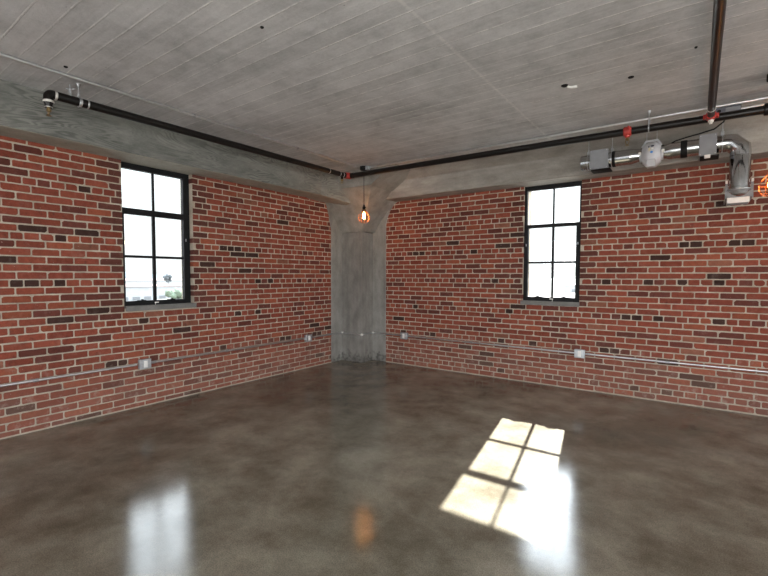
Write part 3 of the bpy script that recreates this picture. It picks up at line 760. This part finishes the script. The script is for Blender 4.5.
# hills
m = MB(); n = 40; vs = []; fs = []
for i in range(n + 1):
    sl = .30 + .40 * i / n; x, y = dirp(sl, 1800)
    h = 1.4 + 1800 * (.0025 + .0055 * math.exp(-((sl - .455) / .03) ** 2) + .001 * math.sin(i * 1.3))
    vs += [(x, y, -12), (x - 60, y, h), (x - 500, y, -12)]
for i in range(n):
    for j in range(2): fs.append((i * 3 + j, i * 3 + 3 + j, i * 3 + 4 + j, i * 3 + 1 + j))
m.add(vs, fs); tag(m.build('hills', 'hill'), 'faint blue hills on the horizon through the left window', 'hills', kind='structure')
def building(x, y, w, d, z1, roof, label, nwin, face):
    r = thing('building', (x, y, -10), label, 'building')
    MB().box((x - d / 2, y - w / 2, -10), (x + d / 2, y + w / 2, z1)).build('walls', 'wallp', r, smooth=0)
    if face == 'x': MB().prism([(x + d / 2 + .6, y - w / 2 - .6, z1), (x, y - w / 2 - .6, z1 + roof), (x - d / 2 - .6, y - w / 2 - .6, z1)], (0, w + 1.2, 0)).build('roof', 'roof_red', r, smooth=0)
    else: MB().prism([(x - d / 2 - .6, y - w / 2 - .6, z1), (x - d / 2 - .6, y, z1 + roof), (x - d / 2 - .6, y + w / 2 + .6, z1)], (d + 1.2, 0, 0)).build('roof', 'wallp', r, smooth=0)
    for i in range(nwin):
        if face == 'x':
            yy = y - w / 2 + w * (i + .5) / nwin
            MB().box((x + d / 2 - .1, yy - 1.6, z1 - 6.2), (x + d / 2 + .05, yy + 1.6, z1 - 4.6)).build('window', 'pane_dark', r, smooth=0)
        else:
            xx = x - d / 2 + d * (i + .5) / nwin
            MB().box((xx - 1.6, y - w / 2 - .05, z1 - 5), (xx + 1.6, y - w / 2 + .1, z1 - 3)).build('window', 'pane_dark', r, smooth=0)
x, y = dirp(.447, 205); building(x - 8, y - 1, 20, 16, -3.6, 1.1, 'long pale building with red roof through the left half of the left window', 4, 'x')
x, y = dirp(.535, 215); building(x - 8, y + 1, 18, 16, -3.9, .9, 'pale building with red roof through the right half of the left window', 3, 'x')
x, y = dirp(.50, 420); building(x - 8, y - 2, 60, 16, -3.4, 2.0, 'farther pale building under the hills through the left window', 5, 'x')
def tree(x, y, z0, h, w, mt, label):
    r = thing('tree', (x, y, z0), label, 'tree')
    MB().tube([(x, y, z0), (x + .2, y, z0 + h * .6)], [w * .06, w * .03], 8).build('trunk', 'leaf_gray', r)
    bm = bmesh.new()
    for i in range(9):
        c = V((x + random.uniform(-.3, .3) * w, y + random.uniform(-.35, .35) * w, z0 + h * random.uniform(.5, .9)))
        bmesh.ops.create_icosphere(bm, subdivisions=2, radius=w * random.uniform(.16, .3), matrix=Matrix.Translation(c))
    for v in bm.verts: v.co += V((random.uniform(-1, 1), random.uniform(-1, 1), random.uniform(-1, 1))) * w * .03
    mb2 = MB(); mb2.add([v.co[:] for v in bm.verts], [[v.index for v in f.verts] for f in (bm.verts.index_update(), bm.faces)[1]]); bm.free()
    mb2.build('crown', mt, r)
x, y = dirp(.527, 300); tree(x, y, -10, 13.0, 6, 'leaf_gray', 'taller of two gray trees through the left window')
x, y = dirp(.548, 300); tree(x + 6, y + 4, -10, 13.6, 6, 'leaf_gray', 'rounder gray tree at the right edge of the left window')
x, y = dirp(.545, 180); tree(x, y, -10, 4.6, 8, 'leaf', 'low green tree in front of the building through the left window')
# through the right window
x, y = CX - .33 * 240, CY + 240
tree(-32.0, 180, -10, 10.2, 4.5, 'leaf_gray', 'pale green tree seen through the lower right pane of the right window')
building(-38, 330, 16, 70, -4.6, .8, 'faint pale building on the horizon through the right window', 5, 'y')

# ------------------------------------------------------------------ light
SKY = 8.5; REAR = 8.5
w = bpy.data.worlds.new('sky'); SC.world = w; w.use_nodes = True
nt = w.node_tree; nt.nodes.clear(); n = N(nt)
tc = n.new('ShaderNodeTexCoord'); sx = n.new('ShaderNodeSeparateXYZ'); n.link(tc.outputs['Generated'], sx.inputs[0])
colr = n.ramp(sx.outputs['Z'], [(0.0, (.97, .985, 1.0)), (.25, (.90, .95, 1.0)), (1.0, (.74, .85, 1.0))])
SUN_DIR = V((.254, -1.45, -1)).normalized()
def dot(d):
    q = n.new('ShaderNodeVectorMath', operation='DOT_PRODUCT'); n.link(tc.outputs['Generated'], q.inputs[0]); q.inputs[1].default_value = tuple(d)
    return q.outputs['Value']
glow = n.math('POWER', n.math('MAXIMUM', dot(-SUN_DIR), 0.0), 5.0)      # the sky is brightest around the sun
hi = n.ramp(sx.outputs['Z'], [(.0, .0), (.20, .05), (.40, .75), (.8, 1.0)])   # thin haze low down, bright cloud above it
lit = n.ramp(n.math('MULTIPLY_ADD', dot((.585, -.81, 0)), .5, .5), [(.40, 0), (.62, 1)])  # sky behind the camera brightened as unseen fill for the room
front = n.math('MULTIPLY_ADD', hi, n.math('MULTIPLY_ADD', glow, 19.0, SKY), 1.25)
st = n.math('ADD', n.math('MULTIPLY', front, n.math('SUBTRACT', 1.0, lit)), n.math('MULTIPLY', lit, REAR))
bg = n.new('ShaderNodeBackground'); n.link(colr, bg.inputs['Color']); n.link(st, bg.inputs['Strength'])
wo = n.new('ShaderNodeOutputWorld'); n.link(bg.outputs[0], wo.inputs['Surface'])

sun = bpy.data.lights.new('sun', 'SUN'); sun.energy = 52; sun.angle = math.radians(.53); sun.color = (1, .965, .90)
so = bpy.data.objects.new('sun', sun); COL.objects.link(so)
so.rotation_euler = V((.254, -1.45, -1)).to_track_quat('-Z', 'Y').to_euler()

# unseen fill light added behind the viewer to brighten the slab
ul = bpy.data.lights.new('fill_uplight', 'AREA'); ul.shape = 'DISK'; ul.size = .8; ul.energy = 62; ul.color = (1, .97, .93)
uo = bpy.data.objects.new('fill_uplight', ul); COL.objects.link(uo); uo.location = (5.3, -6.4, 1.3)
uo.rotation_euler = (V((3.2, -3.6, 2.94)) - V(uo.location)).to_track_quat('-Z', 'Y').to_euler()

# ------------------------------------------------------------------ camera
yaw, pitch, roll = .6255299730636714, .04450320991935984, .0022484074087459212
f = V((-math.sin(yaw) * math.cos(pitch), math.cos(yaw) * math.cos(pitch), -math.sin(pitch)))
r = V((math.cos(yaw), math.sin(yaw), 0)); u = r.cross(f)
r2 = r * math.cos(roll) + u * math.sin(roll); u2 = -r * math.sin(roll) + u * math.cos(roll)
cam = bpy.data.cameras.new('camera'); co = bpy.data.objects.new('camera', cam); COL.objects.link(co)
mx = Matrix((r2, u2, -f)).transposed().to_4x4(); mx.translation = V((4.79892, -5.74647, 1.40315)); co.matrix_world = mx
cam.sensor_width = 36; cam.sensor_fit = 'HORIZONTAL'; cam.lens = 434.31 / 768 * 36; cam.shift_y = 7.41 / 768; cam.clip_end = 6000; cam.clip_start = .05
SC.camera = co

vs_ = SC.view_settings; vs_.view_transform = 'Standard'; vs_.look = 'None'; vs_.gamma = 1; vs_.use_curve_mapping = False; vs_.exposure = 0
